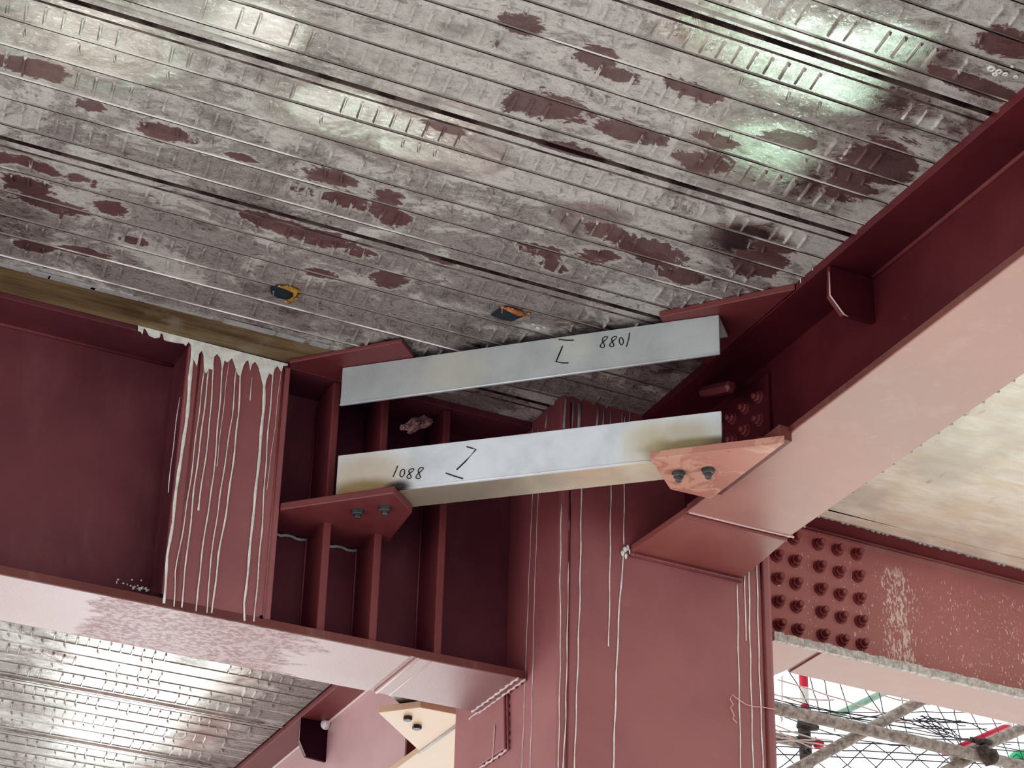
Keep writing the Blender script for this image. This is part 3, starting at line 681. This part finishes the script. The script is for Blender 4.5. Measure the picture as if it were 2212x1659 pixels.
for ch in tL.children:
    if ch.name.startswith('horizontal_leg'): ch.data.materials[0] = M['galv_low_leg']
nU = (.691, .722); aU = (3.616, 9.856); bU = (5.116, 8.42)
def onU(u, v, off=0.0): return PN(u, v, (.691, .722, 0), (3.616-.691*off, 9.856-.722*off, 0))
M['galv_up'] = galv('galvanised_angle_plain', (.50, .53, .54), [(W(onU(980,800)), (.10,.10,.06), (.60,.58,.48), .5), (W(onU(1240,745)), (.05,.05,.05), (.62,.64,.55), .5)])
tU, vU = angle('angle_brace', 'upper galvanised steel angle close under the deck, its number written upside down', aU, bU, nU, 5.618, 5.848, .21, .018, 'galv_up', flip=True)
otube('rolled_edge', [(aU[0]-.691*.001, aU[1]-.722*.001, 5.619), (bU[0]-.691*.001, bU[1]-.722*.001, 5.619)], .0045, 'galv_low', tU)
otube('rolled_edge', [(aL[0]+.0, aL[1]+.0, 5.047), (bL[0], bL[1], 5.047)], .004, 'galv_low', tL)
def digit8(cx, cy, w=7, h=14, sl=.35):
    pts = []
    for i in range(25):
        t = 2*math.pi*i/24; x = w*.55*math.sin(2*t+.3); y = -h*.5*math.cos(t)
        pts.append((cx + x - y*sl, cy + y))
    return pts
def digit0(cx, cy, w=6, h=9, sl=.2):
    return [(cx+w*math.cos(2*math.pi*i/16)*.8 - h*math.sin(2*math.pi*i/16)*sl, cy+h*math.sin(2*math.pi*i/16)) for i in range(17)]
def ink(parent, strokes, fn, w, name):
    bm = bmesh.new()
    for s in strokes: tube(bm, [fn(u, v, .0015) for (u, v) in s], w, 6)
    return link_mesh(name, bm, 'ink', parent)
rotd = lambda L: L
ink(vL, [[(859,1006),(856,1014),(849,1030)], digit0(869,1022,6,8.5), digit8(886,1023,9,21), digit8(906,1022,9,24)], onL, .0026, 'handwritten_number')
ink(vL, [[(1008,965),(1019,968),(1028,971),(1006,996),(986,1015)], [(963,1022),(980,1028),(1000,1034)]], onL, .0034, 'marker_arrow')
ink(vU, [[(1360,719),(1358,732),(1353,749)], digit0(1342,737,5.5,8,-.1), digit8(1324,738,9,22), digit8(1304,739,9,24)], onU, .0026, 'handwritten_number')
ink(vU, [[(1207,733),(1222,735),(1239,735)], [(1215,748),(1208,765),(1201,781),(1214,784),(1228,784)]], onU, .0034, 'marker_arrow')
# far brace behind the girder
M['galv_far'] = galv('galvanised_angle_scorched', (.78, .80, .70), [((W((4.98, 12.05, 4.86))), (.10, .16, .035), (.01, .01, .02), 1.0)])
angle('angle_brace', 'scorched pale steel angle behind the long girder, above the gusset with two dark bolts', (3.7, 10.87), (5.14, 12.19), (.674, -.739), 4.877, 5.10, .2, .02, 'galv_far')
# torn rag of plastic hanging inside the girder recess
from mathutils import noise as mno
bm = bmesh.new(); c0 = P(902, 918, 'y', 9.93)
bmesh.ops.create_icosphere(bm, subdivisions=4, radius=1)
for v in bm.verts:
    d = v.co.copy(); k = 1 + .55*mno.noise(d*1.6+Vector((3, 1, 7))) + .35*mno.noise(d*4.2) + .15*mno.noise(d*10)
    q = Vector((d.x*.085, d.y*.035, d.z*.034))*k
    q.z += q.x*.45 + .02*abs(mno.noise(d*3)); v.co = c0 + q
o = link_mesh('torn_plastic', bm, 'rag', None, False); tag(o, 'crumpled glossy torn plastic hanging in the dark gap between the two angles', 'debris')

# ================================================================== BACKGROUND : scaffold, net
YB = 13.0
def pipe(u0, v0, u1, v1, y, r, mat, name, label, cat='scaffold tube', ext=.0, group=None):
    a, b = P(u0, v0, 'y', y), P(u1, v1, 'y', y); d = b-a; a = a-d*ext; b = b+d*ext
    o = otube(name, [a, a.lerp(b, .33), a.lerp(b, .66), b], r, mat, None, 16); return tag(o, label, cat, group)
pipe(1640, 1522, 2212, 1656, YB, .046, 'tube', 'scaffold_tube', 'long rusty scaffold tube crossing in front of the netting', ext=.25)
pipe(1700, 1672, 2010, 1502, YB+.1, .043, 'tube', 'scaffold_tube', 'diagonal scaffold tube behind the long one, left of the clamp', ext=.3)
pipe(2090, 1625, 2240, 1560, YB+.09, .044, 'tube', 'scaffold_tube', 'scaffold tube leaving the clamp towards the upper right', ext=.2)
pipe(2040, 1668, 2110, 1628, YB+.09, .044, 'tube', 'scaffold_tube', 'short scaffold tube below the clamp at the lower right corner', ext=.2)
pipe(1660, 1590, 1735, 1606, YB+.8, .040, 'tube', 'scaffold_tube', 'short brown tube end beside the column at the upright post', ext=.1)
pipe(1733, 1420, 1740, 1545, YB+1.0, .036, 'pole', 'banded_pole', 'red and white banded upright pole below the far beam', 'pole', ext=.1)
pipe(1736, 1560, 1744, 1680, YB+.9, .050, 'clamp', 'scaffold_post', 'dark grimy upright post behind the scaffold tubes', 'post', ext=.1)
pipe(1790, 1553, 1905, 1498, YB+1.6, .030, 'green_pale', 'painted_tube', 'faded green tube seen through the netting', 'tube', ext=.1)
pipe(2050, 1622, 2170, 1570, YB+.6, .022, 'pole', 'painted_tube', 'thin red tube beside the clamp', 'tube', ext=.1)
cl = thing('tube_clamp', P(2130, 1640, 'y', YB), 'dirty scaffold clamp joining the tubes at the lower right', 'clamp')
for (u0, v0, u1, v1, r) in ((2112,1602,2140,1604,.03),(2120,1612,2140,1650,.055),(2132,1628,2146,1640,.07),(2095,1596,2115,1602,.022)):
    otube('clamp_jaw', [P(u0, v0, 'y', YB-.05), P((u0+u1)/2, (v0+v1)/2, 'y', YB-.06), P(u1, v1, 'y', YB-.05)], [r*.8, r, r*.8], 'clamp', cl, 10)
otube('clamp_bolt', [P(2108, 1592, 'y', YB-.1), P(2112, 1608, 'y', YB-.1)], .012, 'clamp', cl, 8)
cl = thing('tube_clamp', P(1745, 1575, 'y', YB+.8), 'dark scaffold clamp on the grimy upright post', 'clamp')
for (u0, v0, u1, v1, r) in ((1722,1567,1765,1572,.035),(1718,1600,1750,1604,.05)):
    otube('clamp_jaw', [P(u0, v0, 'y', YB+.8), P((u0+u1)/2, (v0+v1)/2, 'y', YB+.78), P(u1, v1, 'y', YB+.8)], [r*.7, r, r*.7], 'clamp', cl, 10)
c = P(1768, 1607, 'y', YB+.85)
o = otube('red_cap', [c+Vector((-.03, 0, 0)), c, c+Vector((.035, 0, 0))], [.034, .036, .03], 'pole', None, 12); tag(o, 'small red cap on the scaffold beside the grimy post', 'cap')
c = P(2215, 1640, 'y', YB+2)
bm = bmesh.new(); bmesh.ops.create_uvsphere(bm, u_segments=24, v_segments=12, radius=.13, matrix=Matrix.Translation(c) @ Matrix.Diagonal((1.2, 1, .62, 1)))
for v in bm.verts:
    if v.co.z < c.z-.05: v.co.z = c.z-.05; v.co.x = c.x+(v.co.x-c.x)*1.12
o = link_mesh('green_tarp_bundle', bm, 'green', None, True); tag(o, 'rounded bright green bundle at the right edge behind the clamp', 'bundle')
# safety net
def cord(bm, a, b, sag, r, y0, y1=None, k=8, jit=0.0, rr=random):
    pts = []
    for i in range(k+1):
        t = i/k; u = a[0]+(b[0]-a[0])*t + rr.uniform(-jit, jit); v = a[1]+(b[1]-a[1])*t + sag*4*t*(1-t) + rr.uniform(-jit, jit)
        pts.append(P(u, v, 'y', y0+((y1 or y0)-y0)*t))
    tube(bm, pts, r, 4)
bm = bmesh.new(); rr = random.Random(6); yn = YB+.4
# hexagonal meshes hanging below the long tube
def node(i, j): 
    return (1700+i*62+(31 if j % 2 else 0)+(j*3), 1588+j*27+i*5.2)
for i in range(-1, 10):
    for j in range(0, 5):
        a = node(i, j)
        for b in ((node(i, j+1)), (node(i-1 if j % 2 == 0 else i+1, j+1))):
            cord(bm, a, b, 0, .0044, yn, k=2, jit=.8, rr=rr)
for j in range(4):
    a, b = (1660, 1578+j*17), (2230, 1592+j*17+14)
    cord(bm, a, b, rr.uniform(-3, 3), .0048, yn, k=14, jit=1.2, rr=rr)
# crowded slack cords between beam and tube
for i in range(9):
    a = (1670, 1472+rr.uniform(0, 66)); b = (rr.uniform(1930, 2215), rr.uniform(1535, 1625))
    cord(bm, a, b, rr.uniform(2, 22), .0042, yn+.1, k=12, jit=1.5, rr=rr)
for i in range(13):
    u = 1700+i*40+rr.uniform(-8, 8); cord(bm, (u, 1440+(u-1700)*.24), (u+rr.uniform(10, 80), 1545+(u-1700)*.24+rr.uniform(-10, 20)), rr.uniform(-5, 5), .0050, yn+.1, k=6, jit=1.5, rr=rr)
for i in range(9):
    a = (rr.uniform(1930, 2000), rr.uniform(1545, 1562)); b = (rr.uniform(2040, 2140), rr.uniform(1570, 1610))
    cord(bm, a, b, rr.uniform(-12, 12), .0048, yn+.1, k=8, jit=3, rr=rr)
o = link_mesh('safety_net', bm, 'net'); tag(o, 'dark slack safety netting stretched behind the scaffold tubes', 'net')
bm = bmesh.new()
for (a, b, s) in (((1680,1468),(1960,1560),-2),((1672,1500),(1800,1512),4),((1674,1566),(1800,1600),6),((1674,1590),(1790,1610),2),((1674,1602),(1760,1598),0),((1690,1460),(1688,1560),0),((1676,1535),(1690,1555),0),((1900,1500),(2010,1522),3),((1674,1575),(1760,1618),2)):
    cord(bm, a, b, s, .006, yn-.1, k=8, jit=1, rr=rr)
o = link_mesh('pale_netting', bm, 'net_pale'); tag(o, 'pale cords of netting beside the column', 'net')
# string looped around the column
st_ = [(1588,1506),(1583,1500),(1577,1510),(1584,1522),(1578,1528),(1586,1545),(1583,1552),(1592,1562)]
st2 = [(1588,1506),(1600,1514),(1612,1522),(1630,1527),(1645,1527),(1660,1530),(1674,1532)]
bm = bmesh.new(); tube(bm, [P(u, v, 'y', 9.615) for (u, v) in st_], .0022, 5); tube(bm, [P(u, v, 'y', 9.615) for (u, v) in st2], .0022, 5)
o = link_mesh('loose_string', bm, 'string'); tag(o, 'thin pink loose string snagged on the lower right of the column', 'string')

# ================================================================== WORLD
w = bpy.data.worlds.new('overcast'); bpy.context.scene.world = w; w.use_nodes = True
nt = w.node_tree; nt.nodes.clear()
out = nt.nodes.new('ShaderNodeOutputWorld'); bg = nt.nodes.new('ShaderNodeBackground'); nt.links.new(bg.outputs[0], out.inputs[0])
tc = nt.nodes.new('ShaderNodeTexCoord'); n = N(nt) if False else None
sep = nt.nodes.new('ShaderNodeSeparateXYZ'); nt.links.new(tc.outputs['Generated'], sep.inputs[0])
cr = nt.nodes.new('ShaderNodeValToRGB'); mr = nt.nodes.new('ShaderNodeMapRange'); mr.inputs[1].default_value = -1; mr.inputs[2].default_value = 1
nt.links.new(sep.outputs[2], mr.inputs[0]); nt.links.new(mr.outputs[0], cr.inputs[0])
E_ = cr.color_ramp.elements
def st(pos, v, tint=(1, 1, 1)):
    e = E_.new(pos); e.color = (v*tint[0], v*tint[1], v*tint[2], 1)
E_[0].position = 0; E_[0].color = (.26, .25, .24, 1); E_[1].position = 1; E_[1].color = (.45, .46, .48, 1)
st(.10, .27, (1, .97, .96)); st(.18, .42, (1, .97, .92)); st(.26, .52, (1, .98, .94)); st(.33, .68); st(.42, .72); st(.488, .70); st(.512, .48); st(.6, .46)
def vm(op, a, b):
    q = nt.nodes.new('ShaderNodeVectorMath'); q.operation = op
    for i, x in enumerate((a, b)):
        if isinstance(x, bpy.types.NodeSocket): nt.links.new(x, q.inputs[i])
        else: q.inputs[i].default_value = x
    return q
cur = cr.outputs[0]
# the open side of the building lies beyond (+Y); behind the viewer stands the dim interior
az = nt.nodes.new('ShaderNodeMapRange'); az.interpolation_type = 'SMOOTHSTEP'; az.inputs[1].default_value = -.85; az.inputs[2].default_value = .25; az.inputs[3].default_value = .48; az.inputs[4].default_value = 1.0
azd = vm('DOT_PRODUCT', tc.outputs['Generated'], (-.16, .987, 0)); nt.links.new(azd.outputs['Value'], az.inputs[0])
sc_ = nt.nodes.new('ShaderNodeVectorMath'); sc_.operation = 'SCALE'; nt.links.new(cur, sc_.inputs[0]); nt.links.new(az.outputs[0], sc_.inputs['Scale']); cur = sc_.outputs[0]
def add_glow(cur, d, c0, c1, colr):
    d = Vector(d).normalized(); dot = vm('DOT_PRODUCT', tc.outputs['Generated'], tuple(d)).outputs['Value']
    mp = nt.nodes.new('ShaderNodeMapRange'); mp.interpolation_type = 'SMOOTHSTEP'; mp.inputs[1].default_value = c0; mp.inputs[2].default_value = c1; nt.links.new(dot, mp.inputs[0])
    s = vm('SCALE', tuple(colr), (0, 0, 0)); nt.links.new(mp.outputs[0], s.inputs['Scale'])
    return vm('ADD', cur, s.outputs[0]).outputs[0]
def refl(u, v): d = ray(u, v).normalized(); return (d.x, d.y, -d.z)
GLOW = [((1760,100), .9900, .9995, (.62, 1.25, .85)), ((1650,300), .9970, .9998, (.5, 1.0, .68)), ((150,60), .985, .9995, (.28, .26, .20)), ((900,320), .997, .9998, (.25, .26, .22)),
        ((260,1560), .994, .9995, (3.0, 3.0, 3.0)), ((250,1440), .9990, .9999, (2.0, 2.0, 2.0)), ((1300,470), .9992, .9999, (.3, .36, .45))]
for (p_, a_, b_, c__) in GLOW: cur = add_glow(cur, refl(*p_), a_, b_, c__)
nt.links.new(cur, bg.inputs[0]); bg.inputs[1].default_value = 3.0

# ================================================================== CAMERA
cam = bpy.data.cameras.new('camera'); co = bpy.data.objects.new('camera', cam); col.objects.link(co)
cam.sensor_width = 36; cam.lens = F/2212*36; cam.clip_end = 200
mt = Matrix((RT, UP, -fw)).transposed().to_4x4(); mt.translation = CAM; co.matrix_world = mt
sc = bpy.context.scene; sc.camera = co
sc.view_settings.view_transform = 'Standard'; sc.view_settings.look = 'None'; sc.view_settings.exposure = 0.0; sc.view_settings.gamma = 1.0

# camera response: a firm toe, as the phone rendered it
sc.view_settings.use_curve_mapping = True
cm = sc.view_settings.curve_mapping
cv = cm.curves[3]
for (x, y) in ((.012, .0028), (.04, .021), (.10, .087), (.25, .262), (.6, .67)): cv.points.new(x, y)
cm.curves[2].points[0].location = (0, .0035); cm.curves[0].points[0].location = (0, .0012)
cm.update()

sc.cycles.use_adaptive_sampling = True; sc.cycles.adaptive_threshold = .025
sc.cycles.max_bounces = 6; sc.cycles.diffuse_bounces = 4; sc.cycles.glossy_bounces = 3
